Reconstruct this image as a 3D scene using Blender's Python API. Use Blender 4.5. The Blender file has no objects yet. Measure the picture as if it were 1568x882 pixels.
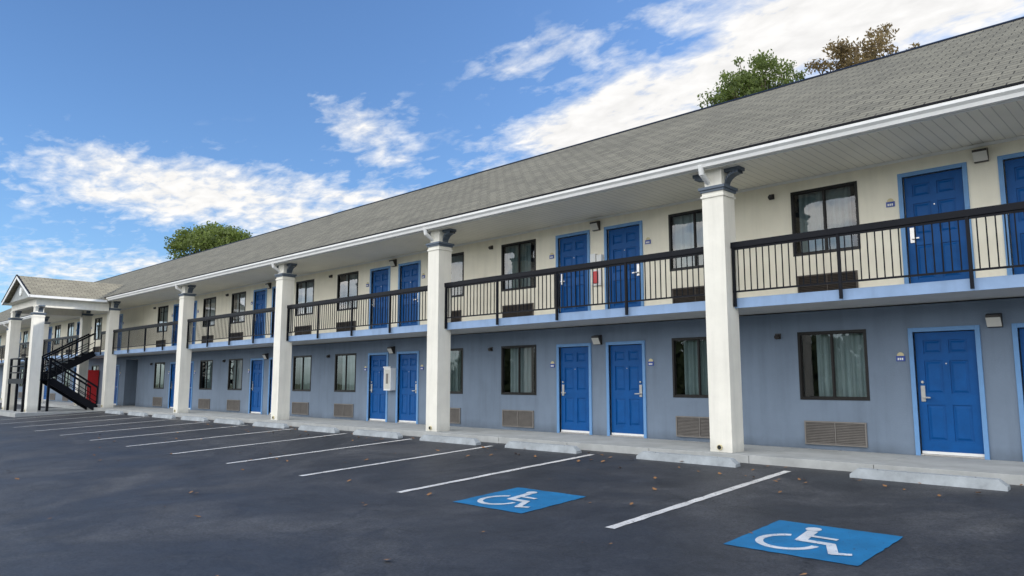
import bpy, math, random
from mathutils import Vector, Matrix
R = math.radians
random.seed(7)
scene = bpy.context.scene
COL = scene.collection

# ------------------------------------------------------------------ node helpers
def new_mat(name):
    m = bpy.data.materials.new(name); m.use_nodes = True
    nt = m.node_tree
    return m, nt, nt.nodes['Principled BSDF']

def N(nt, t, **kw):
    n = nt.nodes.new(t)
    for k, v in kw.items():
        if k.startswith('i_'):
            n.inputs[k[2:].replace('_', ' ')].default_value = v
        else:
            setattr(n, k, v)
    return n

def ramp(nt, src, stops):
    r = nt.nodes.new('ShaderNodeValToRGB')
    el = r.color_ramp.elements
    while len(el) < len(stops): el.new(0.5)
    for e, (p, c) in zip(el, stops):
        e.position = p
        e.color = (c, c, c, 1) if not isinstance(c, tuple) else (*c, 1)
    nt.links.new(src, r.inputs[0])
    return r

def surf(name, col, var=0.12, scale=3.0, rough=0.7, bump=0.0, bscale=60.0, dirt=0.0, metallic=0.0, spec=0.5, bdist=0.01, base_dirt=0.0):
    """painted / cast surface: colour varied by two noises, optional bump"""
    m, nt, b = new_mat(name)
    tc = N(nt, 'ShaderNodeTexCoord')
    n1 = N(nt, 'ShaderNodeTexNoise'); n1.inputs['Scale'].default_value = scale; n1.inputs['Detail'].default_value = 6; n1.inputs['Roughness'].default_value = .65
    nt.links.new(tc.outputs['Object'], n1.inputs['Vector'])
    lo = tuple(c*(1-var) for c in col); hi = tuple(min(1, c*(1+var)) for c in col)
    r = ramp(nt, n1.outputs['Fac'], [(.3, lo), (.7, hi)])
    out = r.outputs[0]
    if dirt > 0:
        n3 = N(nt, 'ShaderNodeTexNoise'); n3.inputs['Scale'].default_value = 1.0; n3.inputs['Detail'].default_value = 8
        mp = N(nt, 'ShaderNodeMapping'); mp.inputs['Scale'].default_value = (6, 6, .6)
        nt.links.new(tc.outputs['Object'], mp.inputs[0]); nt.links.new(mp.outputs[0], n3.inputs['Vector'])
        rd = ramp(nt, n3.outputs['Fac'], [(.45, 1.0), (.8, 1.0-dirt)])
        mx = N(nt, 'ShaderNodeMix', data_type='RGBA', blend_type='MULTIPLY'); mx.inputs[0].default_value = 1
        nt.links.new(out, mx.inputs[6]); nt.links.new(rd.outputs[0], mx.inputs[7]); out = mx.outputs[2]
    if base_dirt > 0:
        # splash-back grime in the lowest 25 cm, broken up by noise
        sz = N(nt, 'ShaderNodeSeparateXYZ'); nt.links.new(tc.outputs['Object'], sz.inputs[0])
        a1 = N(nt, 'ShaderNodeMath', operation='MULTIPLY_ADD'); a1.inputs[1].default_value = 3.0; a1.inputs[2].default_value = -.35
        nt.links.new(sz.outputs[2], a1.inputs[0])
        a2 = N(nt, 'ShaderNodeMath', operation='ADD'); nt.links.new(a1.outputs[0], a2.inputs[0]); nt.links.new(n1.outputs['Fac'], a2.inputs[1])
        rb = ramp(nt, a2.outputs[0], [(0, 1-base_dirt), (.75, 1.0)])
        mx = N(nt, 'ShaderNodeMix', data_type='RGBA', blend_type='MULTIPLY'); mx.inputs[0].default_value = 1
        nt.links.new(out, mx.inputs[6]); nt.links.new(rb.outputs[0], mx.inputs[7]); out = mx.outputs[2]
    nt.links.new(out, b.inputs['Base Color'])
    b.inputs['Roughness'].default_value = rough
    b.inputs['Metallic'].default_value = metallic
    b.inputs['Specular IOR Level'].default_value = spec
    if bump > 0:
        n2 = N(nt, 'ShaderNodeTexNoise'); n2.inputs['Scale'].default_value = bscale; n2.inputs['Detail'].default_value = 3
        nt.links.new(tc.outputs['Object'], n2.inputs['Vector'])
        bp = N(nt, 'ShaderNodeBump'); bp.inputs['Strength'].default_value = bump; bp.inputs['Distance'].default_value = bdist
        nt.links.new(n2.outputs['Fac'], bp.inputs['Height']); nt.links.new(bp.outputs[0], b.inputs['Normal'])
    return m

M = {}
M['cream'] = surf('cream_stucco', (.88, .825, .68), .045, 1.2, .85, .3, 45, .10)
M['slate'] = surf('slate_blue_stucco', (.175, .225, .295), .09, 1.0, .85, .3, 45, .16, base_dirt=.35)
M['column'] = surf('column_stucco', (.85, .82, .73), .05, 2.0, .8, .3, 60, .14, base_dirt=.28)
M['slate_trim'] = surf('slate_trim', (.10, .13, .17), .06, 4, .6)
M['door'] = surf('door_blue_paint', (.0015, .078, .275), .12, 5, .45, .05, 30, spec=.22)
M['trim'] = surf('light_blue_trim', (.15, .31, .56), .06, 5, .5, spec=.3)
M['slabtrim'] = surf('balcony_edge_blue', (.25, .37, .57), .08, 3, .6, .1, 50, .18)
M['under'] = surf('slab_underside', (.55, .55, .53), .08, 2, .8)
M['white'] = surf('white_metal', (.80, .80, .78), .06, 4, .45)
M['rail'] = surf('rail_black_paint', (.007, .008, .012), .15, 8, .5, spec=.15)
M['bal'] = surf('baluster_paint', (.007, .009, .013), .15, 8, .6, spec=.12)
M['frame'] = surf('window_bronze', (.012, .011, .010), .15, 8, .4, spec=.3)
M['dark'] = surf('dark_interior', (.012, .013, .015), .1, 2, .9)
M['curtain'] = surf('curtain_fabric', (.42, .50, .50), .08, 3, .95)
M['curtain2'] = surf('sheer_fabric', (.58, .65, .65), .08, 3, .95)
M['ac_up'] = surf('ac_grille_brown', (.075, .062, .052), .15, 6, .6)
M['ac_lo'] = surf('ac_grille_taupe', (.19, .175, .16), .12, 6, .6)
M['metal'] = surf('brushed_metal', (.55, .53, .5), .1, 10, .3, metallic=.9)
M['lens'] = surf('lamp_lens', (.62, .6, .54), .05, 6, .3)
M['bronze'] = surf('lamp_bronze', (.035, .03, .027), .1, 6, .45)
M['red'] = surf('red_paint', (.55, .02, .02), .1, 4, .35)
M['plaqueblue'] = surf('plaque_blue', (.02, .06, .3), .1, 6, .4)
M['gold'] = surf('plaque_cream', (.6, .52, .3), .1, 6, .5)
M['gable'] = surf('gable_siding', (.30, .32, .32), .06, 3, .8)
M['hole'] = surf('pipe_black', (.01, .01, .01), .1, 3, .5)

# concrete
M['walk'] = surf('walkway_concrete', (.40, .41, .40), .18, 1.8, .85, .35, 90)
M['stop'] = surf('stop_concrete', (.36, .39, .41), .24, 3.5, .9, .5, 70)

# glass
def glassmat():
    m = bpy.data.materials.new('window_glass'); m.use_nodes = True
    nt = m.node_tree; nt.nodes.clear()
    o = nt.nodes.new('ShaderNodeOutputMaterial')
    g = N(nt, 'ShaderNodeBsdfGlossy'); g.inputs['Roughness'].default_value = .015
    t = N(nt, 'ShaderNodeBsdfTransparent'); t.inputs['Color'].default_value = (.66, .72, .73, 1)
    f = N(nt, 'ShaderNodeFresnel'); f.inputs['IOR'].default_value = 1.5
    tc = N(nt, 'ShaderNodeTexCoord'); n = N(nt, 'ShaderNodeTexNoise'); n.inputs['Scale'].default_value = 1.6
    nt.links.new(tc.outputs['Object'], n.inputs['Vector'])
    bp = N(nt, 'ShaderNodeBump'); bp.inputs['Strength'].default_value = .10; bp.inputs['Distance'].default_value = .02
    nt.links.new(n.outputs['Fac'], bp.inputs['Height']); nt.links.new(bp.outputs[0], g.inputs['Normal'])
    add = N(nt, 'ShaderNodeMath', operation='MULTIPLY_ADD'); add.inputs[1].default_value = 1.9; add.inputs[2].default_value = .03; add.use_clamp = True
    nt.links.new(f.outputs[0], add.inputs[0])
    mx = nt.nodes.new('ShaderNodeMixShader')
    nt.links.new(add.outputs[0], mx.inputs[0]); nt.links.new(t.outputs[0], mx.inputs[1]); nt.links.new(g.outputs[0], mx.inputs[2])
    nt.links.new(mx.outputs[0], o.inputs[0])
    return m
M['glass'] = glassmat()

# shingles
def shingles():
    m, nt, b = new_mat('roof_shingles')
    uv = N(nt, 'ShaderNodeUVMap')
    br = N(nt, 'ShaderNodeTexBrick')
    br.offset = .5; br.squash = 1
    br.inputs['Color1'].default_value = (.275, .255, .195, 1)
    br.inputs['Color2'].default_value = (.205, .190, .148, 1)
    br.inputs['Mortar'].default_value = (.055, .050, .040, 1)
    br.inputs['Scale'].default_value = 1
    br.inputs['Brick Width'].default_value = .34
    br.inputs['Row Height'].default_value = .19
    br.inputs['Mortar Size'].default_value = .011
    br.inputs['Mortar Smooth'].default_value = .35
    nt.links.new(uv.outputs[0], br.inputs['Vector'])
    n = N(nt, 'ShaderNodeTexNoise'); n.inputs['Scale'].default_value = .35; n.inputs['Detail'].default_value = 8; n.inputs['Roughness'].default_value = .7
    nt.links.new(uv.outputs[0], n.inputs['Vector'])
    r = ramp(nt, n.outputs['Fac'], [(.3, .86), (.7, 1.12)])
    n2 = N(nt, 'ShaderNodeTexNoise'); n2.inputs['Scale'].default_value = 30; n2.inputs['Detail'].default_value = 4
    nt.links.new(uv.outputs[0], n2.inputs['Vector'])
    r2 = ramp(nt, n2.outputs['Fac'], [(.3, .75), (.7, 1.25)])
    m1 = N(nt, 'ShaderNodeMix', data_type='RGBA', blend_type='MULTIPLY'); m1.inputs[0].default_value = 1
    m2 = N(nt, 'ShaderNodeMix', data_type='RGBA', blend_type='MULTIPLY'); m2.inputs[0].default_value = 1
    nt.links.new(br.outputs['Color'], m1.inputs[6]); nt.links.new(r.outputs[0], m1.inputs[7])
    nt.links.new(m1.outputs[2], m2.inputs[6]); nt.links.new(r2.outputs[0], m2.inputs[7])
    nt.links.new(m2.outputs[2], b.inputs['Base Color'])
    b.inputs['Roughness'].default_value = .95
    b.inputs['Specular IOR Level'].default_value = .2
    sx = N(nt, 'ShaderNodeSeparateXYZ'); nt.links.new(uv.outputs[0], sx.inputs[0])
    dv = N(nt, 'ShaderNodeMath', operation='DIVIDE'); dv.inputs[1].default_value = .19
    fr = N(nt, 'ShaderNodeMath', operation='FRACT')
    nt.links.new(sx.outputs[1], dv.inputs[0]); nt.links.new(dv.outputs[0], fr.inputs[0])
    ad = N(nt, 'ShaderNodeMath', operation='MULTIPLY_ADD'); ad.inputs[1].default_value = -1; ad.inputs[2].default_value = 1
    nt.links.new(fr.outputs[0], ad.inputs[0])
    ad2 = N(nt, 'ShaderNodeMath', operation='MULTIPLY_ADD'); ad2.inputs[1].default_value = -.6
    nt.links.new(br.outputs['Fac'], ad2.inputs[0]); nt.links.new(ad.outputs[0], ad2.inputs[2])
    bp = N(nt, 'ShaderNodeBump'); bp.inputs['Strength'].default_value = .7; bp.inputs['Distance'].default_value = .014
    nt.links.new(ad2.outputs[0], bp.inputs['Height']); nt.links.new(bp.outputs[0], b.inputs['Normal'])
    return m
M['roof'] = shingles()

def soffit():
    m, nt, b = new_mat('vinyl_soffit')
    tc = N(nt, 'ShaderNodeTexCoord'); sx = N(nt, 'ShaderNodeSeparateXYZ'); nt.links.new(tc.outputs['Object'], sx.inputs[0])
    dv = N(nt, 'ShaderNodeMath', operation='DIVIDE'); dv.inputs[1].default_value = .15
    fr = N(nt, 'ShaderNodeMath', operation='FRACT'); nt.links.new(sx.outputs[0], dv.inputs[0]); nt.links.new(dv.outputs[0], fr.inputs[0])
    r = ramp(nt, fr.outputs[0], [(0, .3), (.08, 1.0), (.93, 1.0), (1, .45)])
    n = N(nt, 'ShaderNodeTexNoise'); n.inputs['Scale'].default_value = 1.5; n.inputs['Detail'].default_value = 5
    nt.links.new(tc.outputs['Object'], n.inputs['Vector'])
    c = ramp(nt, n.outputs['Fac'], [(.3, (.86, .83, .72)), (.7, (.92, .89, .78))])
    mx = N(nt, 'ShaderNodeMix', data_type='RGBA', blend_type='MULTIPLY'); mx.inputs[0].default_value = .65
    nt.links.new(c.outputs[0], mx.inputs[6]); nt.links.new(r.outputs[0], mx.inputs[7]); nt.links.new(mx.outputs[2], b.inputs['Base Color'])
    bp = N(nt, 'ShaderNodeBump'); bp.inputs['Strength'].default_value = .5; bp.inputs['Distance'].default_value = .01
    nt.links.new(r.outputs[0], bp.inputs['Height']); nt.links.new(bp.outputs[0], b.inputs['Normal'])
    b.inputs['Roughness'].default_value = .6
    return m
M['soffit'] = soffit()

def asphalt():
    m, nt, b = new_mat('asphalt')
    tc = N(nt, 'ShaderNodeTexCoord')
    def noise(s, d=6, ro=.6, dist=0):
        n = N(nt, 'ShaderNodeTexNoise'); n.inputs['Scale'].default_value = s; n.inputs['Detail'].default_value = d
        n.inputs['Roughness'].default_value = ro; n.inputs['Distortion'].default_value = dist
        nt.links.new(tc.outputs['Object'], n.inputs['Vector']); return n
    a = noise(.35, 8, .68, .8); f = noise(30, 5, .9); g = noise(1.6, 9, .75, .4)
    c = ramp(nt, a.outputs['Fac'], [(.32, (.025, .028, .034)), (.5, (.037, .039, .044)), (.70, (.074, .075, .078))])
    r1 = ramp(nt, f.outputs['Fac'], [(.32, .35), (.70, 2.0)])
    r2 = ramp(nt, g.outputs['Fac'], [(.3, .70), (.72, 1.42)])
    cur = c.outputs[0]
    for r in (r1, r2):
        mx = N(nt, 'ShaderNodeMix', data_type='RGBA', blend_type='MULTIPLY'); mx.inputs[0].default_value = 1
        nt.links.new(cur, mx.inputs[6]); nt.links.new(r.outputs[0], mx.inputs[7]); cur = mx.outputs[2]
    v = N(nt, 'ShaderNodeTexVoronoi', feature='DISTANCE_TO_EDGE'); v.inputs['Scale'].default_value = .28
    wv = N(nt, 'ShaderNodeVectorMath', operation='ADD'); nz = noise(1.5, 5, .7)
    nt.links.new(tc.outputs['Object'], wv.inputs[0]); nt.links.new(nz.outputs['Color'], wv.inputs[1]); nt.links.new(wv.outputs[0], v.inputs['Vector'])
    rc = ramp(nt, v.outputs['Distance'], [(0, .45), (.006, 1.0)])
    mx = N(nt, 'ShaderNodeMix', data_type='RGBA', blend_type='MULTIPLY'); mx.inputs[0].default_value = .8
    nt.links.new(cur, mx.inputs[6]); nt.links.new(rc.outputs[0], mx.inputs[7]); cur = mx.outputs[2]
    v2 = N(nt, 'ShaderNodeTexVoronoi'); v2.inputs['Scale'].default_value = .55
    nt.links.new(wv.outputs[0], v2.inputs['Vector'])
    ro = ramp(nt, v2.outputs['Distance'], [(.05, .45), (.22, 1.0)])
    mx = N(nt, 'ShaderNodeMix', data_type='RGBA', blend_type='MULTIPLY'); mx.inputs[0].default_value = .55
    nt.links.new(cur, mx.inputs[6]); nt.links.new(ro.outputs[0], mx.inputs[7]); cur = mx.outputs[2]
    nt.links.new(cur, b.inputs['Base Color'])
    rr = ramp(nt, a.outputs['Fac'], [(.3, .40), (.7, .80)]); nt.links.new(rr.outputs[0], b.inputs['Roughness'])
    bp = N(nt, 'ShaderNodeBump'); bp.inputs['Strength'].default_value = .55; bp.inputs['Distance'].default_value = .007
    nt.links.new(f.outputs['Fac'], bp.inputs['Height']); nt.links.new(bp.outputs[0], b.inputs['Normal'])
    return m
M['asphalt'] = asphalt()

def paint(name, col, under=(.04, .04, .045), wear=.63):
    m, nt, b = new_mat(name)
    tc = N(nt, 'ShaderNodeTexCoord')
    n = N(nt, 'ShaderNodeTexNoise'); n.inputs['Scale'].default_value = 22; n.inputs['Detail'].default_value = 8; n.inputs['Roughness'].default_value = .75
    nt.links.new(tc.outputs['Object'], n.inputs['Vector'])
    r = ramp(nt, n.outputs['Fac'], [(wear, 0.0), (wear+.06, 1.0)])
    n2 = N(nt, 'ShaderNodeTexNoise'); n2.inputs['Scale'].default_value = 3; n2.inputs['Detail'].default_value = 5
    nt.links.new(tc.outputs['Object'], n2.inputs['Vector'])
    c = ramp(nt, n2.outputs['Fac'], [(.3, tuple(x*.72 for x in col)), (.7, col)])
    mx = N(nt, 'ShaderNodeMix', data_type='RGBA'); nt.links.new(r.outputs[0], mx.inputs[0])
    nt.links.new(c.outputs[0], mx.inputs[6]); mx.inputs[7].default_value = (*under, 1)
    nt.links.new(mx.outputs[2], b.inputs['Base Color']); b.inputs['Roughness'].default_value = .7
    bp = N(nt, 'ShaderNodeBump'); bp.inputs['Strength'].default_value = .3; bp.inputs['Distance'].default_value = .004
    n3 = N(nt, 'ShaderNodeTexNoise'); n3.inputs['Scale'].default_value = 80
    nt.links.new(tc.outputs['Object'], n3.inputs['Vector'])
    nt.links.new(n3.outputs['Fac'], bp.inputs['Height']); nt.links.new(bp.outputs[0], b.inputs['Normal'])
    return m
M['pwhite'] = paint('white_road_paint', (.82, .80, .76), wear=.57)
M['pblue'] = paint('blue_road_paint', (.010, .20, .44), wear=.60)
M['psym'] = paint('symbol_white_paint', (.75, .78, .80), under=(.03, .2, .42), wear=.58)

# ------------------------------------------------------------------ mesh builder
class MB:
    def __init__(s, name, parent=None):
        s.name = name; s.v = []; s.f = []; s.m = []; s.mats = []; s.parent = parent; s.uv = {}
    def mi(s, k):
        if k not in s.mats: s.mats.append(k)
        return s.mats.index(k)
    def quad(s, pts, k, uv=None):
        b = len(s.v); s.v += [tuple(p) for p in pts]; s.f.append(tuple(range(b, b+len(pts)))); s.m.append(s.mi(k))
        if uv: s.uv[len(s.f)-1] = uv
    def box(s, x0, x1, y0, y1, z0, z1, k):
        b = len(s.v)
        s.v += [(x0, y0, z0), (x1, y0, z0), (x1, y1, z0), (x0, y1, z0), (x0, y0, z1), (x1, y0, z1), (x1, y1, z1), (x0, y1, z1)]
        for f in [(0, 3, 2, 1), (4, 5, 6, 7), (0, 1, 5, 4), (1, 2, 6, 5), (2, 3, 7, 6), (3, 0, 4, 7)]:
            s.f.append(tuple(b+i for i in f)); s.m.append(s.mi(k))
    def frust(s, x0, x1, z0, z1, yb, yf, ins, k):
        """raised panel facing -Y: base at yb, face at yf inset by ins"""
        b = len(s.v)
        s.v += [(x0, yb, z0), (x1, yb, z0), (x1, yb, z1), (x0, yb, z1),
                (x0+ins, yf, z0+ins), (x1-ins, yf, z0+ins), (x1-ins, yf, z1-ins), (x0+ins, yf, z1-ins)]
        for f in [(4, 5, 6, 7), (0, 1, 5, 4), (1, 2, 6, 5), (2, 3, 7, 6), (3, 0, 4, 7)]:
            s.f.append(tuple(b+i for i in f)); s.m.append(s.mi(k))
    def beam(s, p, q, w, h, k):
        """box beam from p to q"""
        p = Vector(p); q = Vector(q); d = (q-p).normalized()
        up = Vector((0, 0, 1)) if abs(d.z) < .95 else Vector((0, 1, 0))
        sd = d.cross(up).normalized(); u = sd.cross(d).normalized()
        b = len(s.v)
        for c in (p, q):
            for a, e in ((-1, -1), (1, -1), (1, 1), (-1, 1)):
                s.v.append(tuple(c + sd*a*w/2 + u*e*h/2))
        for f in [(0, 1, 2, 3), (7, 6, 5, 4), (0, 4, 5, 1), (1, 5, 6, 2), (2, 6, 7, 3), (3, 7, 4, 0)]:
            s.f.append(tuple(b+i for i in f)); s.m.append(s.mi(k))
    def cyl(s, p, q, r0, r1, k, n=12, cap=True):
        p = Vector(p); q = Vector(q); d = (q-p).normalized()
        up = Vector((0, 0, 1)) if abs(d.z) < .95 else Vector((0, 1, 0))
        sd = d.cross(up).normalized(); u = sd.cross(d).normalized()
        b = len(s.v)
        for c, r in ((p, r0), (q, r1)):
            for i in range(n):
                a = 2*math.pi*i/n; s.v.append(tuple(c+sd*math.cos(a)*r+u*math.sin(a)*r))
        for i in range(n):
            j = (i+1) % n; s.f.append((b+i, b+j, b+n+j, b+n+i)); s.m.append(s.mi(k))
        if cap:
            s.f.append(tuple(b+i for i in reversed(range(n)))); s.m.append(s.mi(k))
            s.f.append(tuple(b+n+i for i in range(n))); s.m.append(s.mi(k))
    def done(s, bevel=0, smooth=False):
        me = bpy.data.meshes.new(s.name); me.from_pydata(s.v, [], s.f)
        for k in s.mats: me.materials.append(M[k])
        me.polygons.foreach_set('material_index', s.m)
        if s.uv:
            ul = me.uv_layers.new(name='UVMap')
            for fi, uv in s.uv.items():
                for li, c in zip(me.polygons[fi].loop_indices, uv): ul.data[li].uv = c
        if smooth: me.polygons.foreach_set('use_smooth', [True]*len(me.polygons))
        me.update()
        o = bpy.data.objects.new(s.name, me); COL.objects.link(o)
        if s.parent: o.parent = s.parent
        if bevel:
            bv = o.modifiers.new('bevel', 'BEVEL'); bv.width = bevel; bv.segments = 2; bv.limit_method = 'ANGLE'
        return o

def empty(name, loc=(0, 0, 0)):
    e = bpy.data.objects.new(name, None); COL.objects.link(e); e.location = loc; e.empty_display_size = .3; return e

# ------------------------------------------------------------------ layout constants
WALL = 13.6; KERB = 11.65; SL = .05
F2 = 2.67; SOF = 5.03
XL, XR = -78.0, 14.0
def lotz(y): return -.13 - SL*(KERB-y) if y > -8 else -.13-SL*(KERB+8)
PITCH = 7.8
pairs = [-2.6-PITCH*k for k in range(-2, 5)] + [-48.2-PITCH*k for k in range(4)]
singles = [-42.3]
motel = empty('motel_building')

doors, windows = [], []
for c in pairs:
    for s in (-1, 1):
        doors.append((c+s*.74, s))
        windows.append((c+s*2.55, s))
for sx in singles: doors.append((sx, 1))
DW = .455
BREEZE = (-40.9, -39.2)

def wall_grid(mb, z0, z1, rects, k):
    xs = sorted(set([XL, XR]+[r[0] for r in rects]+[r[1] for r in rects]))
    xs = [x for x in xs if XL <= x <= XR]
    for i in range(len(xs)-1):
        a, b = xs[i], xs[i+1]; mid = (a+b)/2
        zr = sorted([(r[2], r[3]) for r in rects if r[0] < mid < r[1]])
        z = z0
        for (p, q) in zr:
            if p > z: mb.quad([(a, WALL, z), (b, WALL, z), (b, WALL, p), (a, WALL, p)], k)
            z = q
        if z < z1: mb.quad([(a, WALL, z), (b, WALL, z), (b, WALL, z1), (a, WALL, z1)], k)
    for (a, b, p, q) in rects:
        d = WALL+.12
        mb.quad([(a, WALL, p), (a, d, p), (a, d, q), (a, WALL, q)], k)
        mb.quad([(b, WALL, p), (b, WALL, q), (b, d, q), (b, d, p)], k)
        mb.quad([(a, WALL, q), (a, d, q), (b, d, q), (b, WALL, q)], k)
        mb.quad([(a, WALL, p), (b, WALL, p), (b, d, p), (a, d, p)], k)

walls = MB('walls', motel)
for fl, k in ((0, 'slate'), (1, 'cream')):
    zb = F2*fl
    rects = [(x-DW, x+DW, zb, zb+2.03) for x, s in doors if x+DW < XR] + [(x-.61, x+.61, zb+.88, zb+2.12) for x, s in windows]
    if fl == 0: rects.append((BREEZE[0], BREEZE[1], 0, 2.35))
    wall_grid(walls, 0 if fl == 0 else F2, F2-.18 if fl == 0 else SOF, rects, k)
for x in (XL, XR):
    walls.quad([(x, WALL, -.2), (x, 22.8, -.2), (x, 22.8, SOF), (x, WALL, SOF)], 'cream')
walls.quad([(XL, 22.8, -.2), (XR, 22.8, -.2), (XR, 22.8, SOF), (XL, 22.8, SOF)], 'cream')
walls.done()

br = MB('breezeway_interior', motel)
a, b = BREEZE
br.quad([(a, WALL+.12, 0), (a, WALL+5, 0), (a, WALL+5, 2.35), (a, WALL+.12, 2.35)], 'slate')
br.quad([(b, WALL+.12, 0), (b, WALL+5, 0), (b, WALL+5, 2.35), (b, WALL+.12, 2.35)], 'slate')
br.quad([(a, WALL+5, 0), (b, WALL+5, 0), (b, WALL+5, 2.35), (a, WALL+5, 2.35)], 'dark')
br.quad([(a, WALL+.12, 2.35), (b, WALL+.12, 2.35), (b, WALL+5, 2.35), (a, WALL+5, 2.35)], 'under')
br.quad([(a, WALL+.0, .002), (b, WALL+.0, .002), (b, WALL+5, .002), (a, WALL+5, .002)], 'walk')
br.done()

# ---- doors
dm = MB('doors', motel); fm = MB('door_frames', motel); hm = MB('door_handles', motel); pm = MB('room_number_plaques', motel)
def door(x, zb, s):
    yf = WALL+.045
    x0, x1 = x-DW+.012, x+DW-.012; z0, z1 = zb+.03, zb+2.02
    zz = [z0, z0+.22, z0+.80, z0+.98, z0+1.52, z0+1.64, z0+1.86, z1]
    xs = [x0, x0+.12, x-.05, x+.05, x1-.12, x1]
    dm.box(x0, x1, yf+.018, yf+.04, z0, z1, 'door')
    for (p, q) in ((0, 1), (2, 3), (4, 5), (6, 7)):
        dm.box(xs[0], xs[5], yf, yf+.0179, zz[p], zz[q], 'door')
    for (p, q) in ((1, 2), (3, 4), (5, 6)):
        for (i, j) in ((0, 1), (2, 3), (4, 5)):
            dm.box(xs[i], xs[j], yf, yf+.0179, zz[p], zz[q], 'door')
        for (i, j) in ((1, 2), (3, 4)):
            dm.frust(xs[i]+.022, xs[j]-.022, zz[p]+.022, zz[q]-.022, yf+.0178, yf+.002, .032, 'door')
    if zb == 0:
        dm.box(x0, x1, yf-.008, yf-.001, z0, z0+.045, 'white')
    w = .07
    fm.box(x-DW-w, x-DW, WALL-.028, WALL+.05, zb, zb+2.03+w, 'trim')
    fm.box(x+DW, x+DW+w, WALL-.028, WALL+.05, zb, zb+2.03+w, 'trim')
    fm.box(x-DW, x+DW, WALL-.028, WALL+.05, zb+2.03, zb+2.03+w, 'trim')
    fm.box(x-DW, x+DW, WALL-.01, WALL+.08, zb, zb+.025, 'metal')
    hx = x + s*(DW-.09)
    hm.box(hx-.032, hx+.032, yf-.02, yf, zb+.88, zb+1.14, 'metal')
    hm.cyl((hx, yf-.075, zb+.95), (hx, yf-.02, zb+.95), .013, .013, 'metal', 8)
    hm.beam((hx, yf-.07, zb+.95), (hx-s*.12, yf-.07, zb+.945), .02, .022, 'metal')
    hm.cyl((hx, yf-.03, zb+1.2), (hx, yf, zb+1.2), .022, .024, 'metal', 10)
    hm.cyl((x, yf-.006, zb+1.5), (x, yf, zb+1.5), .011, .011, 'metal', 8)
    px = x + s*(DW+w+.14)
    pz = zb+1.55
    pm.box(px-.07, px+.07, WALL-.014, WALL-.001, pz+.0, pz+.09, 'plaqueblue')
    pm.cyl((px, WALL-.013, pz+.095), (px, WALL-.001, pz+.095), .055, .055, 'gold', 14)
    for i in range(3):
        pm.box(px-.045+i*.032, px-.023+i*.032, WALL-.018, WALL-.0141, pz+.018, pz+.055, 'white')
for x, s in doors:
    for fl in (0, 1): door(x, F2*fl, s)
dm.done(); fm.done(.004); hm.done(); pm.done()

# ---- windows
wf = MB('window_frames', motel); wg = MB('window_glass_panes', motel); wi = MB('window_recesses', motel); wc = MB('curtains', motel)
rw = random.Random(3)
def window(x, zb):
    x0, x1, z0, z1 = x-.61, x+.61, zb+.88, zb+2.12
    y0, y1 = WALL-.012, WALL+.07
    t = .045
    wf.box(x0, x1, y0, y1, z0, z0+t, 'frame'); wf.box(x0, x1, y0, y1, z1-t, z1, 'frame')
    wf.box(x0, x0+t, y0, y1, z0+t, z1-t, 'frame'); wf.box(x1-t, x1, y0, y1, z0+t, z1-t, 'frame')
    wf.box(x-.012, x+.012, WALL+.015, WALL+.06, z0+t, z1-t, 'frame')
    for (a, b, yy) in ((x0+t, x-.012, WALL+.02), (x+.012, x1-t, WALL+.03)):
        wf.box(a, a+.014, yy, yy+.02, z0+t, z1-t, 'frame'); wf.box(b-.014, b, yy, yy+.02, z0+t, z1-t, 'frame')
        wf.box(a+.014, b-.014, yy, yy+.02, z0+t, z0+t+.018, 'frame'); wf.box(a+.014, b-.014, yy, yy+.02, z1-t-.018, z1-t, 'frame')
        tl = rw.uniform(-.003, .003)
        wg.quad([(a+.014, yy+.01+tl, z0+t+.018), (b-.014, yy+.01-tl, z0+t+.018), (b-.014, yy+.01-tl, z1-t-.018), (a+.014, yy+.01+tl, z1-t-.018)], 'glass')
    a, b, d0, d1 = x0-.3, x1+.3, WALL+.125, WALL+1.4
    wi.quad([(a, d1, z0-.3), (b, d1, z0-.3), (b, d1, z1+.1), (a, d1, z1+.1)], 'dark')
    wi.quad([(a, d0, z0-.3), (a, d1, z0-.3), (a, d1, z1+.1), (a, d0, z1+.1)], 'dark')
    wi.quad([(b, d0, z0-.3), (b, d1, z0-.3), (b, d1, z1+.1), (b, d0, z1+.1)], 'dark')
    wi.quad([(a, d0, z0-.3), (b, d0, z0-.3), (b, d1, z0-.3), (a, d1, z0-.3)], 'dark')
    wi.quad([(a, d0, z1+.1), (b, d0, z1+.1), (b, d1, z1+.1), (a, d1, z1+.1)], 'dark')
    ca = x0 + rw.choice([.0, .08, .15, .28]); cb = x1 - rw.choice([.0, .08, .2, .32])
    kk = rw.choice(['curtain', 'curtain2', 'curtain'])
    n = 90; ph = rw.uniform(0, 6); pts = []
    for i in range(n+1):
        u = ca+(cb-ca)*i/n
        y = WALL+.175+.032*math.sin(u*50+ph+1.2*math.sin(u*9+ph))+.012*math.sin(u*111)
        pts.append((u, y))
    for i in range(n):
        (u, y), (u2, y2) = pts[i], pts[i+1]
        wc.quad([(u, y, z0-.1), (u2, y2, z0-.1), (u2, y2, z1+.05), (u, y, z1+.05)], kk)
for x, s in windows:
    for fl in (0, 1): window(x, F2*fl)
wf.done(); wg.done(); wi.done(); wc.done(smooth=False)

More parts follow.
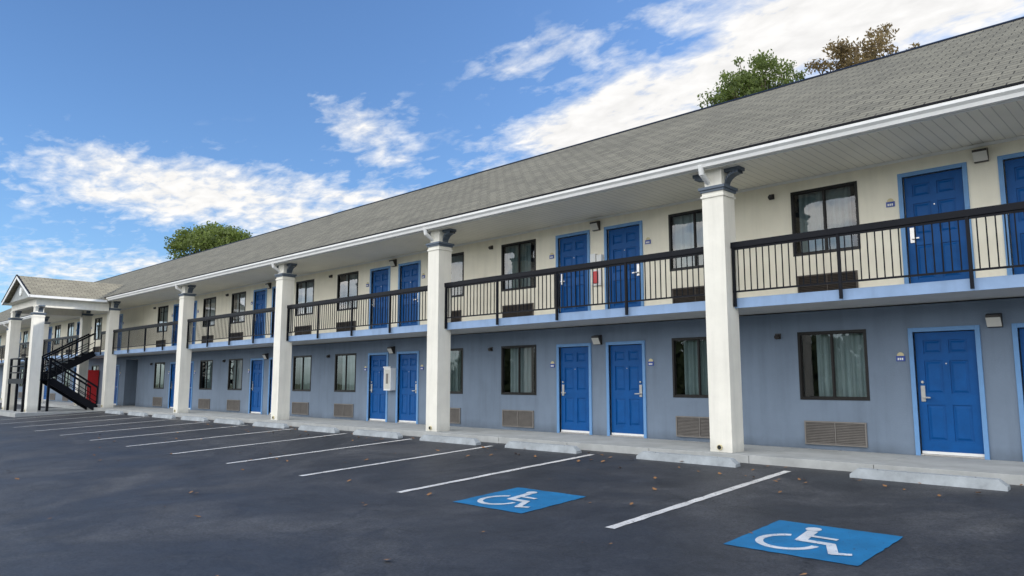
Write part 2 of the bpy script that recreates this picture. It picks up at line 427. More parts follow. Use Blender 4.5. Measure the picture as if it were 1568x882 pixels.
# ---- AC grilles
ac = MB('air_conditioner_grilles', motel)
def acg(x, zb, k):
    x0, x1, z0, z1 = x-.55, x+.53, zb+.08, zb+.50
    y0 = WALL-.035; t = .025
    ac.box(x0, x1, y0, WALL-.001, z0, z0+t, k); ac.box(x0, x1, y0, WALL-.001, z1-t, z1, k)
    ac.box(x0, x0+t, y0, WALL-.001, z0+t, z1-t, k); ac.box(x1-t, x1, y0, WALL-.001, z0+t, z1-t, k)
    ac.quad([(x0+t, WALL-.004, z0+t), (x1-t, WALL-.004, z0+t), (x1-t, WALL-.004, z1-t), (x0+t, WALL-.004, z1-t)], 'dark')
    n = 13
    for i in range(n):
        z = z0+t+(z1-z0-2*t)*(i+.2)/n
        ac.quad([(x0+t, y0+.004, z), (x1-t, y0+.004, z), (x1-t, WALL-.006, z+.022), (x0+t, WALL-.006, z+.022)], k)
    ac.box(x-.008, x+.008, y0+.001, y0+.006, z0+t, z1-t, k)
for x, s in windows:
    acg(x, 0, 'ac_lo'); acg(x, F2, 'ac_up')
ac.done()

# ---- wall lamps and small fixtures
lm = MB('wall_lamps', motel)
for c in pairs:
    for z in (2.16, F2+2.16):
        x0, x1 = c-.10, c+.10
        lm.box(x0, x1, WALL-.04, WALL-.001, z-.11, z+.11, 'bronze')
        lm.quad([(x0, WALL-.04, z+.11), (x1, WALL-.04, z+.11), (x1, WALL-.15, z+.08), (x0, WALL-.15, z+.08)], 'bronze')
        lm.quad([(x0, WALL-.15, z+.08), (x1, WALL-.15, z+.08), (x1, WALL-.15, z+.04), (x0, WALL-.15, z+.04)], 'bronze')
        lm.quad([(x0, WALL-.15, z+.04), (x1, WALL-.15, z+.04), (x1, WALL-.07, z-.10), (x0, WALL-.07, z-.10)], 'lens')
        for xx in (x0, x1):
            lm.quad([(xx, WALL-.04, z+.11), (xx, WALL-.15, z+.08), (xx, WALL-.15, z+.04), (xx, WALL-.07, z-.10), (xx, WALL-.04, z-.11)], 'bronze')
        lm.quad([(x0, WALL-.04, z-.11), (x1, WALL-.04, z-.11), (x1, WALL-.07, z-.10), (x0, WALL-.07, z-.10)], 'bronze')
for k in range(-1, 5):
    x = -6.13-PITCH*k
    for z in (2.06, F2+2.1):
        lm.box(x-.05, x+.05, WALL-.03, WALL-.001, z-.05, z+.05, 'bronze')
        lm.cyl((x, WALL-.03, z), (x, WALL-.09, z-.02), .035, .045, 'bronze', 10)
lm.done()

# ---- balcony
bal = MB('balcony_slab', motel)
YE = 12.14
cols_main = [9.15, 1.35, -6.45, -14.25, -22.05, -29.85, -38.4, -42.5, -50.3, -58.1, -65.9, -73.7]
bal.box(XL, XR, YE+.02, WALL, F2-.16, F2-.02, 'under')
bal.box(XL, XR, YE+.02, WALL, F2-.0199, F2, 'walk')
bal.box(XL, XR, YE-.012, YE+.019, F2-.17, F2+.006, 'slabtrim')
bal.done()

rl = MB('balcony_railings', motel)
YR = 12.07
def railing(xa, xb):
    rl.box(xa, xb, YR-.035, YR+.035, F2+.90, F2+1.0, 'rail')
    rl.box(xa, xb, YR-.015, YR+.015, F2+.10, F2+.13, 'rail')
    rl.box(xa, xb, YR-.012, YR+.012, F2+.86, F2+.8999, 'rail')
    n = max(1, round((xb-xa)/1.82))
    for i in range(n+1):
        x = xa+.03+(xb-xa-.06)*i/n
        rl.box(x-.022, x+.022, YR-.024, YR+.024, F2-.15, F2+.8999, 'rail')
    m = int((xb-xa)/.115)
    for i in range(1, m):
        x = xa+(xb-xa)*i/m
        rl.box(x-.008, x+.008, YR-.008, YR+.008, F2+.13, F2+.86, 'bal')
for i in range(len(cols_main)-1):
    b, a = cols_main[i], cols_main[i+1]
    if (a, b) == (-42.5, -38.4):
        railing(-39.95, -38.62)
        continue
    railing(a+.22, b-.22)
rl.done()

# ---- columns
cm = MB('columns', motel)
def column(x, yc, zt, zb=0.0, spout=False):
    h = .21
    zc = zt-.42
    cm.box(x-h, x+h, yc-h, yc+h, zb, zc, 'column')
    cm.box(x-h-.02, x+h+.02, yc-h-.02, yc+h+.02, zc-.10, zc-.06, 'column')
    cm.box(x-h-.025, x+h+.025, yc-h-.025, yc+h+.025, zc+.001, zc+.045, 'slate_trim')
    cm.box(x-h-.05, x+h+.05, yc-h-.05, yc+h+.05, zc+.0451, zc+.095, 'slate_trim')
    g = .17
    cm.box(x-g, x+g, yc-g, yc+g, zc+.0951, zt+.0, 'column')
    for s in (-1, 1):
        n = 7; prof = []
        for i in range(n+1):
            t = math.pi/2*i/n
            prof.append((x+s*(g+.27*(1-math.cos(t))), zc+.12+.20*math.sin(t)))
        for i in range(n):
            (a, za), (b2, zb2) = prof[i], prof[i+1]
            th = .055
            y0, y1 = yc-.06, yc+.13
            p = [(a, za), (b2, zb2), (b2-s*.02, zb2+th), (a, za+th)]
            cm.quad([(p[0][0], y0, p[0][1]), (p[1][0], y0, p[1][1]), (p[2][0], y0, p[2][1]), (p[3][0], y0, p[3][1])], 'slate_trim')
            cm.quad([(p[0][0], y1, p[0][1]), (p[1][0], y1, p[1][1]), (p[2][0], y1, p[2][1]), (p[3][0], y1, p[3][1])], 'slate_trim')
            cm.quad([(p[0][0], y0, p[0][1]), (p[1][0], y0, p[1][1]), (p[1][0], y1, p[1][1]), (p[0][0], y1, p[0][1])], 'slate_trim')
        xa, xb = sorted((x+s*g, x+s*(g+.30)))
        cm.box(xa, xb, yc-.07, yc+.14, zt-.06, zt-.001, 'slate_trim')
    if spout:
        cm.cyl((x-.10, yc-.42, zt+.04), (x-.10, yc-.38, zt-.13), .05, .05, 'white', 12)
        cm.cyl((x-.10, yc-.38, zt-.11), (x-.10, yc-.12, zt-.25), .05, .05, 'white', 12)
    cm.cyl((x-.02, yc-h-.03, zb+.08), (x-.02, yc-h+.01, zb+.08), .048, .048, 'gold', 12)
    cm.cyl((x-.02, yc-h-.032, zb+.08), (x-.02, yc-h-.0301, zb+.08), .038, .038, 'hole', 12)
for x in cols_main: column(x, 12.06, SOF, 0.0, True)
for x in (-38.4, -42.5): column(x, 8.95, 4.62, -.13, False)
co = cm.done(.008)

# ---- roof
PIT = .573
EY, EZ = 11.58, 5.20
RY = 17.4; RZ = EZ+PIT*(RY-EY)
BY = RY+(RY-EY)
rf = MB('roof', motel)
sl = math.hypot(1, PIT)
XA, XB = XL-.4, XR+.4
L = (RY-EY)*sl
rf.quad([(XA, EY, EZ), (XB, EY, EZ), (XB, RY, RZ), (XA, RY, RZ)], 'roof', [(XA, 0), (XB, 0), (XB, L), (XA, L)])
rf.quad([(XA, BY, EZ), (XA, RY, RZ), (XB, RY, RZ), (XB, BY, EZ)], 'roof', [(XA, 0), (XA, L), (XB, L), (XB, 0)])
for x in (XL, XR):
    rf.quad([(x, EY+.3, SOF), (x, RY, RZ-.15), (x, BY-.3, SOF)], 'gable')
rf.done()
rc = MB('roof_ridge_cap', motel)
for s in (-1, 1):
    rc.quad([(XA, RY, RZ+.030), (XB, RY, RZ+.030), (XB, RY+s*.13, RZ-.13*PIT+.02), (XA, RY+s*.13, RZ-.13*PIT+.02)], 'rail')
    rc.quad([(XA, RY+s*.13, RZ-.13*PIT+.02), (XB, RY+s*.13, RZ-.13*PIT+.02), (XB, RY+s*.13, RZ-.13*PIT-.01), (XA, RY+s*.13, RZ-.13*PIT-.01)], 'rail')
rc.box(XA, XB, EY-.012, EY+.05, EZ-.02, EZ+.008, 'rail')
rc.done()
so = MB('soffit', motel)
so.quad([(XL, EY+.17, SOF), (XR, EY+.17, SOF), (XR, WALL, SOF), (XL, WALL, SOF)], 'soffit')
so.box(XL, XR, WALL-.03, WALL-.002, SOF-.05, SOF-.002, 'white')
so.done()
gt = MB('gutter', motel)
def gutter_run(xa, xb):
    prof = [(EY+.15, SOF-.005), (EY+.05, SOF-.005), (EY+.035, SOF+.05), (EY-.005, SOF+.09), (EY-.005, SOF+.135), (EY+.012, SOF+.145), (EY+.15, SOF+.14)]
    for i in range(len(prof)):
        p, q = prof[i], prof[(i+1) % len(prof)]
        gt.quad([(xa, p[0], p[1]), (xb, p[0], p[1]), (xb, q[0], q[1]), (xa, q[0], q[1])], 'white')
gutter_run(XA, -42.9); gutter_run(-38.0, XB)
gt.box(XA, XB, EY+.151, EY+.175, SOF-.02, EZ-.0, 'white')
gt.done()

# ---- portico with gable
po = MB('portico_roof', motel)
pxc, ph = -40.45, 2.55
pez, prz, py0 = 5.05, 6.15, 8.45
def vy(z): return EY+(z-EZ)/PIT
for s in (-1, 1):
    xe = pxc+s*ph
    ve = EY+.02
    po.quad([(xe, py0, pez), (xe, ve, pez), (pxc, vy(prz), prz), (pxc, py0, prz)], 'roof',
            [(py0, 0), (ve, 0), (vy(prz), 2.77), (py0, 2.77)])
    po.quad([(xe, py0, pez-.11), (xe, ve, pez-.11), (xe, ve, pez-.004), (xe, py0, pez-.004)], 'white')
    po.beam((xe, py0-.012, pez-.07), (pxc, py0-.012, prz-.07), .03, .13, 'white')
    po.beam((pxc, py0-.02, prz+.03), (xe, py0-.02, pez+.03), .06, .03, 'rail')
po.quad([(pxc-ph, py0, pez-.11), (pxc+ph, py0, pez-.11), (pxc+ph, EY, pez-.11), (pxc-ph, EY, pez-.11)], 'soffit')
po.quad([(pxc-ph+.3, py0+.22, pez-.1), (pxc+ph-.3, py0+.22, pez-.1), (pxc, py0+.22, prz-.12)], 'gable')
po.cyl((pxc, py0+.17, pez+.35), (pxc, py0+.219, pez+.35), .2, .2, 'white', 20)
for s in (-1, 1):
    x = pxc+s*2.05
    po.box(x-.17, x+.17, 8.79, 11.8, 4.62, 4.939, 'column')
    po.box(x-.20, x+.20, 8.76, 11.8, 4.55, 4.6199, 'column')
po.box(pxc-1.88, pxc+1.88, 8.79, 9.1, 4.62, 4.939, 'column')
po.done()

# ------------------------------------------------------------------ staircase
st = MB('steel_staircase')
def flight(x0, x1, ya, za, yb, zb_, n):
    for x in (x0, x1):
        st.beam((x, ya, za-.05), (x, yb, zb_-.05), .05, .30, 'rail')
        st.beam((x, ya, za+.95), (x, yb, zb_+.95), .06, .08, 'rail')
        st.beam((x, ya, za+.5), (x, yb, zb_+.5), .025, .03, 'rail')
        st.beam((x, ya, za+.25), (x, yb, zb_+.25), .025, .03, 'rail')
        for i in range(5):
            t = i/4; y = ya+(yb-ya)*t; z = za+(zb_-za)*t
            st.box(x-.02, x+.02, y-.02, y+.02, z, z+.95, 'rail')
    for i in range(n):
        t = (i+.5)/n; y = ya+(yb-ya)*t; z = za+(zb_-za)*(i+1)/n
        st.box(x0, x1, y-.15, y+.15, z-.045, z, 'rail')
flight(-39.95, -38.95, 11.75, 0.0, 9.75, 1.33, 8)
flight(-41.6, -40.6, 9.75, 1.33, 12.0, F2, 8)
st.box(-41.65, -38.9, 8.7, 9.75, 1.27, 1.33, 'rail')
st.box(-41.65, -38.9, 8.68, 8.73, 1.12, 1.35, 'rail')
for z in (1.33+.3, 1.33+.6, 1.33+.95):
    st.beam((-41.63, 8.72, z), (-38.92, 8.72, z), .04, .05, 'rail')
    for x in (-41.63, -38.92): st.beam((x, 8.72, z), (x, 9.75, z), .04, .05, 'rail')
for x in (-41.6, -40.2, -38.95):
    st.box(x-.05, x+.05, 8.7, 8.8, -.13, 2.28, 'rail')
    st.box(x-.05, x+.05, 9.66, 9.76, -.13, 2.28, 'rail')
st.done()

# vending machine
vm = MB('vending_machine')
vx, vy0 = -45.3, 12.75
vm.box(vx-.48, vx+.48, vy0, vy0+.8, .04, 1.85, 'red')
vm.box(vx-.42, vx+.20, vy0-.02, vy0-.001, .75, 1.72, 'lens')
vm.box(vx-.42, vx+.20, vy0-.02, vy0-.001, .25, .5, 'hole')
vm.box(vx+.26, vx+.42, vy0-.02, vy0-.001, .8, 1.5, 'metal')
vm.box(vx-.45, vx+.45, vy0+.03, vy0+.75, 0, .04, 'hole')
vm.done(.01)

# utility boxes / extinguisher cabinets
fe = MB('fire_extinguisher_cabinet')
cx = -18.2
fe.box(cx-.17, cx+.17, WALL-.2, WALL-.001, .95, 1.62, 'white')
fe.box(cx-.13, cx+.13, WALL-.212, WALL-.2001, 1.0, 1.57, 'lens')
fe.box(cx-.04, cx+.07, WALL-.216, WALL-.2121, 1.15, 1.45, 'ac_lo')
fe.box(cx-.17, cx+.17, WALL-.23, WALL-.2, 1.62, 1.66, 'white')
fe.done(.006)
ub = MB('utility_box')
cx = -10.4
ub.box(cx-.15, cx+.0, WALL-.09, WALL-.001, F2+1.18, F2+1.5, 'white')
ub.box(cx+.03, cx+.18, WALL-.09, WALL-.001, F2+1.2, F2+1.46, 'white')
ub.box(cx-.13, cx+.13, WALL-.06, WALL-.001, F2+.75, F2+1.12, 'white')
ub.box(cx-.06, cx+.06, WALL-.1, WALL-.0601, F2+.8, F2+1.08, 'red')
ub.done(.005)

# ------------------------------------------------------------------ ground etc
M['grass'] = surf('grass_ground', (.06, .085, .03), .3, .8, .95, .5, 30)
g = MB('ground')
ys = [(-700, -1.14), (-30, -1.14), (-8, -1.14), (KERB, -.16), (30, -.16), (900, -.16)]
for i in range(len(ys)-1):
    (ya, za), (yb, zb2) = ys[i], ys[i+1]
    g.quad([(-900, ya, za), (900, ya, za), (900, yb, zb2), (-900, yb, zb2)], 'grass')
g.done()
pk = MB('parking_lot')
pk.quad([(-110, -28, lotz(-20)), (40, -28, lotz(-20)), (40, -8, lotz(-20)), (-110, -8, lotz(-20))], 'asphalt')
pk.quad([(-110, -8, lotz(-7.999)), (40, -8, lotz(-7.999)), (40, KERB+.01, lotz(KERB)), (-110, KERB+.01, lotz(KERB))], 'asphalt')
pk.done()
wk = MB('walkway')
x = XL
while x < XR:
    x2 = min(XR, x+1.95)
    wk.box(x+.004, x2-.004, KERB, WALL+.0, -.25, 0, 'walk')
    x = x2
wk.box(XL, XR, KERB+.01, WALL-.001, -.25, -.008, 'hole')
wk.box(-43.4, -37.6, 8.2, KERB-.001, -.5, -.13+.004, 'walk')
wk.done(.006)

# parking lines
def strip(mb, xc, ya, yb, w, k, seed=0, eps=.006):
    r = random.Random(seed); n = 24
    pl = []
    for i in range(n+1):
        y = ya+(yb-ya)*i/n
        pl.append((xc-w/2+r.uniform(-.010, .010), xc+w/2+r.uniform(-.010, .010), y))
    for i in range(n):
        a, b = pl[i], pl[i+1]
        mb.quad([(a[0], a[2], lotz(a[2])+eps), (a[1], a[2], lotz(a[2])+eps), (b[1], b[2], lotz(b[2])+eps), (b[0], b[2], lotz(b[2])+eps)], k)
pl = MB('parking_lines')
lx = [-1.25, -5.0, -8.75]+[-11.45-2.75*i for i in range(10)]
for i, x in enumerate(lx):
    if x > -37: strip(pl, x, 6.68, 11.2, .12, 'pwhite', i)
pl.done()

# wheel stops
def wheel_stop(x):
    s = MB('wheel_stop')
    Lh = .96; yc = 11.22+random.uniform(-.03, .03)
    y0, y1 = -.085, .085; h = .125
    rot = random.uniform(-.015, .015)
    secs = [(-Lh, .045), (-Lh+.10, h), (Lh-.10, h), (Lh, .045)]
    vv = []
    for (xx, hh) in secs:
        vv.append([(xx, y0, -.03), (xx, y1, -.03), (xx, y1-.03*hh/h, hh), (xx, y0+.03*hh/h, hh)])
    for i in range(3):
        a, b = vv[i], vv[i+1]
        for j in range(4):
            k2 = (j+1) % 4; s.quad([a[j], b[j], b[k2], a[k2]], 'stop')
    s.quad(vv[0], 'stop'); s.quad(list(reversed(vv[3])), 'stop')
    for q in (-.6, .6): s.cyl((q, 0, h-.01), (q, 0, h+.002), .014, .014, 'hole', 8)
    o = s.done(.01); o.location = (x, yc, lotz(yc)+.004); o.rotation_euler = (math.atan(SL), 0, rot)
mids = [-3.1, -6.78, -10.05]+[-12.82-2.75*i for i in range(9)]
for x in mids: wheel_stop(x)

# accessible parking symbols
def isa(cx, cy):
    s = MB('accessible_parking_marking')
    def P(u, v, e): y = cy+v; return (cx+u, y, lotz(y)+e)
    h = .63
    r = random.Random(int(cx*10)); n = 16; ring = []
    for (a, b) in (((-h, -h), (h, -h)), ((h, -h), (h, h)), ((h, h), (-h, h)), ((-h, h), (-h, -h))):
        for i in range(n):
            t = i/n; ring.append((a[0]+(b[0]-a[0])*t+r.uniform(-.008, .008), a[1]+(b[1]-a[1])*t+r.uniform(-.008, .008)))
    s.quad([P(u, v, .006) for u, v in ring], 'pblue')
    e = [.010]
    def poly(pts): s.quad([P(u, v, e[0]) for u, v in pts], 'psym'); e[0] += .0008
    def stroke(p, q, w):
        dx, dy = q[0]-p[0], q[1]-p[1]; l = math.hypot(dx, dy); nx, ny = -dy/l*w/2, dx/l*w/2
        ex, ey = dx/l*w*.3, dy/l*w*.3
        poly([(p[0]-ex+nx, p[1]-ey+ny), (p[0]-ex-nx, p[1]-ey-ny), (q[0]+ex-nx, q[1]+ey-ny), (q[0]+ex+nx, q[1]+ey+ny)])
    wc_, r0, r1 = (-.17, -.19), .235, .31
    m = 26; a0, a1 = R(108), R(355)
    for i in range(m):
        t0 = a0+(a1-a0)*i/m; t1 = a0+(a1-a0)*(i+1)/m
        s.quad([P(wc_[0]+r0*math.cos(t0), wc_[1]+r0*math.sin(t0), .0095), P(wc_[0]+r1*math.cos(t0), wc_[1]+r1*math.sin(t0), .0095),
                P(wc_[0]+r1*math.cos(t1), wc_[1]+r1*math.sin(t1), .0095), P(wc_[0]+r0*math.cos(t1), wc_[1]+r0*math.sin(t1), .0095)], 'psym')
    poly([(-.17+.08*math.cos(2*math.pi*i/16), .42+.08*math.sin(2*math.pi*i/16)) for i in range(16)])
    stroke((-.14, .30), (-.10, -.06), .11)
    stroke((-.10, -.07), (.19, -.08), .09)
    stroke((.20, -.09), (.33, -.38), .09)
    stroke((.33, -.39), (.46, -.34), .07)
    stroke((-.10, .12), (.17, .11), .065)
    s.done()
isa(-6.93, 7.30); isa(-3.08, 7.42)

# fallen leaves
M['leaf_dry'] = surf('dry_leaf', (.30, .15, .06), .5, 3, .8)
fl = MB('fallen_leaves')
r = random.Random(11)
for i in range(230):
    x = r.uniform(-26, 2); y = r.uniform(2.5, 11.4)
    if r.random() < .45: y = r.uniform(10.2, 11.6)
    z = lotz(y)+.012; a = r.uniform(0, 6.28); sz = r.uniform(.018, .055)
    ca, sa = math.cos(a), math.sin(a)
    pts = [(-1, 0, 0), (-.35, -.6, .25), (.5, -.5, .3), (1.1, 0, .5), (.5, .5, .4), (-.35, .6, .1)]
    fl.quad([(x+(p*ca-q*sa)*sz, y+(p*sa+q*ca)*sz, z+w*sz) for p, q, w in pts], 'leaf_dry')
fl.done()

# ------------------------------------------------------------------ trees
def leafmat(name, c0, c1):
    m, nt, b = new_mat(name)
    tc = N(nt, 'ShaderNodeTexCoord')
    n = N(nt, 'ShaderNodeTexNoise'); n.inputs['Scale'].default_value = 1.1; n.inputs['Detail'].default_value = 6; n.inputs['Roughness'].default_value = .8
    nt.links.new(tc.outputs['Object'], n.inputs['Vector'])
    c = ramp(nt, n.outputs['Fac'], [(.32, c0), (.68, c1)])
    nt.links.new(c.outputs[0], b.inputs['Base Color']); b.inputs['Roughness'].default_value = .6
    t = N(nt, 'ShaderNodeBsdfTranslucent'); nt.links.new(c.outputs[0], t.inputs['Color'])
    mx = nt.nodes.new('ShaderNodeMixShader'); mx.inputs[0].default_value = .4
    nt.links.new(b.outputs[0], mx.inputs[1]); nt.links.new(t.outputs[0], mx.inputs[2])
    nt.links.new(mx.outputs[0], nt.nodes['Material Output'].inputs[0])
    return m
M['leafA'] = leafmat('foliage_green', (.055, .085, .018), (.23, .29, .07))
M['leafD'] = surf('distant_foliage', (.035, .05, .02), .4, .4, .9)
M['leafB'] = leafmat('foliage_autumn', (.12, .085, .035), (.32, .23, .10))
M['bark'] = surf('bark', (.18, .14, .10), .3, 6, .9, .5, 20)
def tree(name, loc, H, rad, ch, leaf, seed, nclump=46, nleaf=190, ls=.13, cs=.30):
    r = random.Random(seed); t = MB(name)
    cz = H-ch
    p = Vector((0, 0, 0)); segs = 8; tr = H*.02+.08
    pts = [p.copy()]
    for i in range(segs):
        p = Vector((p.x+r.uniform(-.12, .12), p.y+r.uniform(-.12, .12), (H-ch*.5)*(i+1)/segs)); pts.append(p.copy())
    for i in range(segs):
        t.cyl(pts[i], pts[i+1], tr*(1-i/segs*.75), tr*(1-(i+1)/segs*.75), 'bark', 9, False)
    p1, p2 = r.uniform(0, 6), r.uniform(0, 6)
    for c in range(nclump):
        while True:
            d = Vector((r.uniform(-1, 1), r.uniform(-1, 1), r.uniform(-1, 1)))
            if .35 < d.length < 1: break
        az = math.atan2(d.y, d.x)
        lobe = .82+.20*math.sin(3*az+p1+2*d.z)+.16*math.sin(5*az+p2-3*d.z)
        cc = Vector((d.x*rad*lobe, d.y*rad*lobe, cz+d.z*ch*.92*(.9+.18*math.sin(2*az+p2))))
        st_ = pts[min(segs, int(segs*max(.45, (cc.z-ch*.5)/(H))))]
        mid = (st_+cc)/2+Vector((0, 0, -.15))
        t.cyl(st_, mid, .07, .045, 'bark', 5, False); t.cyl(mid, cc, .045, .015, 'bark', 5, False)
        cr = r.uniform(.5, 1.3)*cs*rad*.75
        for k in range(int(nleaf*(cr/(cs*rad*.75))**1.5)):
            q = Vector((r.gauss(0, 1), r.gauss(0, 1), r.gauss(0, .5)))
            q = q.normalized()*min(q.length, 2.1)*cr*.62
            pos = cc+q
            n1 = Vector((r.gauss(0, 1), r.gauss(0, 1), r.gauss(0, 1))).normalized()
            n2 = n1.orthogonal().normalized(); s2 = ls*r.uniform(.6, 1.3)
            t.quad([pos-n1*s2, pos+n2*s2*.45, pos+n1*s2, pos-n2*s2*.45], leaf)
    o = t.done(); o.location = loc
    return o
tree('pine_tree', (-17.3, 36.4, -.16), 19.3, 2.6, 3.4, 'leafA', 5, 115, 150, .10, .25)
tree('autumn_tree', (-13.0, 40.5, -.16), 20.7, 2.6, 2.6, 'leafB', 9, 90, 110, .10, .24)
tree('oak_tree', (-68.0, 30.0, -.16), 16.1, 4.1, 2.1, 'leafA', 21, 85, 190, .16, .28)

# distant tree mass across the road (seen only mirrored in the windows)
tl = MB('distant_tree_line'); r = random.Random(2)
for c in range(200):
    x = -110+c*.75+r.uniform(-1, 1); y = -75+r.uniform(-5, 5); hh = r.uniform(6, 12)
    for lv in range(5):
        z = -1+hh*(lv+.6)/5; w = (3.0-.42*lv)*r.uniform(.7, 1.2)
        for k in range(12):
            pos = Vector((x+r.gauss(0, w*.55), y+r.gauss(0, w*.5), z+r.gauss(0, .9)))
            n1 = Vector((r.gauss(0, 1), r.gauss(0, .4), r.gauss(0, 1))).normalized(); n2 = Vector((0, 1, 0)).cross(n1).normalized()
            s2 = r.uniform(.4, .9)
            tl.quad([pos-n1*s2, pos+n2*s2*.7, pos+n1*s2, pos-n2*s2*.7], 'leafD')
tl.done()

# ------------------------------------------------------------------ sky
SUN_EL, SUN_ROT = 26.0, 30.0
w = bpy.data.worlds.new('World'); scene.world = w; w.use_nodes = True
nt = w.node_tree; nt.nodes.clear()
out = nt.nodes.new('ShaderNodeOutputWorld'); bg = nt.nodes.new('ShaderNodeBackground'); nt.links.new(bg.outputs[0], out.inputs[0])
bg.inputs['Strength'].default_value = .15
sky = N(nt, 'ShaderNodeTexSky', sky_type='NISHITA', sun_disc=False, sun_elevation=R(SUN_EL), sun_rotation=R(SUN_ROT))
sky.air_density = 1.0; sky.dust_density = .6; sky.ozone_density = 2.3
tc = N(nt, 'ShaderNodeTexCoord'); sp = N(nt, 'ShaderNodeSeparateXYZ'); nt.links.new(tc.outputs['Generated'], sp.inputs[0])
def math_(op, a, b=None, c=None, clamp=False):
    n = nt.nodes.new('ShaderNodeMath'); n.operation = op; n.use_clamp = clamp
    for i, v in enumerate((a, b, c)):
        if v is None: continue
        if isinstance(v, (int, float)): n.inputs[i].default_value = v
        else: nt.links.new(v, n.inputs[i])
    return n.outputs[0]
X_, Y_, Z_ = sp.outputs
EL = math_('MULTIPLY', math_('ARCSINE', Z_), 57.2958)
AZ = math_('MULTIPLY', math_('ARCTAN2', Y_, X_), 57.2958)     # degrees ccw from +X
AZR = math_('SUBTRACT', 134.1, AZ)
def blob(az, el, wa, we, tilt=0, amp=1.0):
    da = math_('SUBTRACT', AZR, az); de = math_('SUBTRACT', EL, el)
    c, s = math.cos(R(tilt)), math.sin(R(tilt))
    u = math_('ADD', math_('MULTIPLY', da, c/wa), math_('MULTIPLY', de, s/wa))
    v = math_('ADD', math_('MULTIPLY', da, -s/we), math_('MULTIPLY', de, c/we))
    q = math_('ADD', math_('MULTIPLY', u, u), math_('MULTIPLY', v, v))
    return math_('MULTIPLY', math_('EXPONENT', math_('MULTIPLY', q, -1)), amp)
def total(lst):
    t = lst[0]
    for x in lst[1:]: t = math_('ADD', t, x)
    return t
blobs = total([
    blob(-28, 13.4, 9, 2.4, -2, .95), blob(-17, 13.2, 10, 2.7, -6, .95), blob(-8, 12.2, 6, 1.9, -8, .8),
    blob(-31, 7.5, 10, 1.8, 0, .9),
    blob(-12.0, 20.1, 4.6, 2.0, -6, .85), blob(-10.5, 17.4, 3.4, 1.5, -25, .7),
    blob(4.0, 19.6, 6, 2.0, 10, .9), blob(14.0, 21.5, 9, 3.3, 12, 1.35), blob(25, 25.6, 9, 3.2, 10, 1.3), blob(35, 26, 9, 4, 0, 1.3),
    blob(1, 24.3, 5, 1.6, 15, .6), blob(12, 27.5, 9, 1.7, 12, .5), blob(-3.5, 16.5, 4, .9, 0, .55), blob(8, 17.5, 6, 1.8, 5, .9)])
# projected cloud-layer coordinates
zz = math_('ADD', math_('MAXIMUM', Z_, 0), .12)
cv = nt.nodes.new('ShaderNodeCombineXYZ'); nt.links.new(math_('DIVIDE', X_, zz), cv.inputs[0]); nt.links.new(math_('DIVIDE', Y_, zz), cv.inputs[1])
def cn(scale, det, ro, dist, sc=(1, 1, 1), rot=0):
    mp = N(nt, 'ShaderNodeMapping'); mp.inputs['Scale'].default_value = sc; mp.inputs['Rotation'].default_value = (0, 0, R(rot))
    nt.links.new(cv.outputs[0], mp.inputs[0])
    n = N(nt, 'ShaderNodeTexNoise'); n.inputs['Scale'].default_value = scale; n.inputs['Detail'].default_value = det
    n.inputs['Roughness'].default_value = ro; n.inputs['Distortion'].default_value = dist
    nt.links.new(mp.outputs[0], n.inputs['Vector']); return n.outputs['Fac']
n1 = cn(2.6, 10, .62, .2, (1, 1.2, 1), 40); n2 = cn(10, 7, .56, .3, (1, 1.6, 1), 25)
noise = math_('ADD', math_('MULTIPLY', math_('SUBTRACT', n1, .5), 2.5), math_('MULTIPLY', math_('SUBTRACT', n2, .5), 1.8))
m = math_('ADD', math_('MULTIPLY', blobs, 1.0), noise)
m = math_('SUBTRACT', m, .36)
gate = math_('MULTIPLY', blobs, 3, clamp=True)
mask = math_('MULTIPLY', math_('MULTIPLY', m, 1.15, clamp=True), gate)
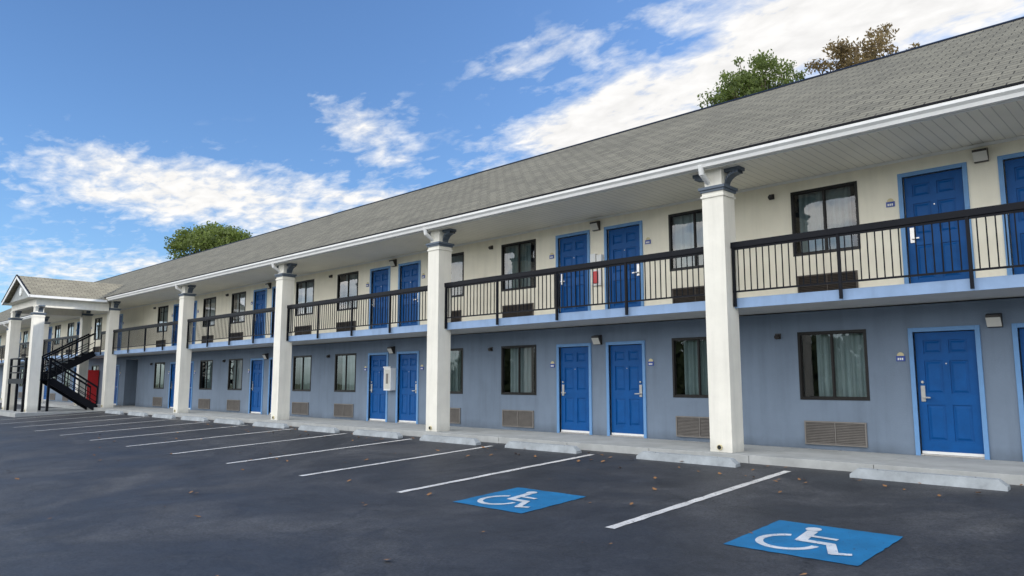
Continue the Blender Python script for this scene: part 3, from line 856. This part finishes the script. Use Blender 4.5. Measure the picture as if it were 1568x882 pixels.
# broken clouds added unseen behind the viewer, as fill light for the shaded facade
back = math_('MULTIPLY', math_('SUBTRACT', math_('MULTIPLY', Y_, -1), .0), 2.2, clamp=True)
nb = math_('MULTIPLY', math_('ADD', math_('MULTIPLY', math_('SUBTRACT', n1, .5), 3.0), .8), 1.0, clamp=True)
back_fill = math_('MULTIPLY', back, nb)
mask = math_('MAXIMUM', mask, back_fill)
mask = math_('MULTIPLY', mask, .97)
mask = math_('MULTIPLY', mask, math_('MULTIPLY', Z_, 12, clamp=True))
tint = N(nt, 'ShaderNodeMix', data_type='RGBA', blend_type='MULTIPLY'); tint.inputs[0].default_value = 1
nt.links.new(sky.outputs[0], tint.inputs[6]); tint.inputs[7].default_value = (.80, 1.02, 1.28, 1)
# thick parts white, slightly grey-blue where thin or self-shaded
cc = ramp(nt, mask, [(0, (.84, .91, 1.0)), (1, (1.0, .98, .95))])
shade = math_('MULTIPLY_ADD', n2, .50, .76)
cb = math_('MULTIPLY', math_('ADD', math_('MULTIPLY', back, 14.0), 6.5), shade)  # clouds behind the viewer boosted well above the visible ones, to brighten the facade
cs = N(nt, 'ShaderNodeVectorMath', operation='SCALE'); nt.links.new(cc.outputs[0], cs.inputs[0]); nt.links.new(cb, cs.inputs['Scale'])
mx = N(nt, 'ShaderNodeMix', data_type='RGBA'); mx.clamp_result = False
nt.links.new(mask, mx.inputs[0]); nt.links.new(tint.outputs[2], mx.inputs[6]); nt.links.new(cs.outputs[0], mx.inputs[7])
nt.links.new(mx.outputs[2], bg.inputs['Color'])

sd = bpy.data.lights.new('sun', 'SUN'); sd.energy = 4.5; sd.angle = R(.5); sd.color = (1, .94, .85)
so_ = bpy.data.objects.new('sun', sd); COL.objects.link(so_)
d = Vector((math.sin(R(SUN_ROT))*math.cos(R(SUN_EL)), math.cos(R(SUN_ROT))*math.cos(R(SUN_EL)), math.sin(R(SUN_EL))))
so_.rotation_euler = d.to_track_quat('Z', 'Y').to_euler(); so_.location = (20, 60, 60)

# ------------------------------------------------------------------ camera
cd = bpy.data.cameras.new('camera'); cam = bpy.data.objects.new('camera', cd); COL.objects.link(cam)
cd.sensor_width = 36; cd.lens = 1130/1568*36; cd.clip_end = 3000; cd.clip_start = .05
cam.location = (0, 0, 1.2); cam.rotation_euler = (R(97.26), 0, R(44.1))
scene.camera = cam
scene.view_settings.view_transform = 'Standard'; scene.view_settings.look = 'None'; scene.view_settings.exposure = 0
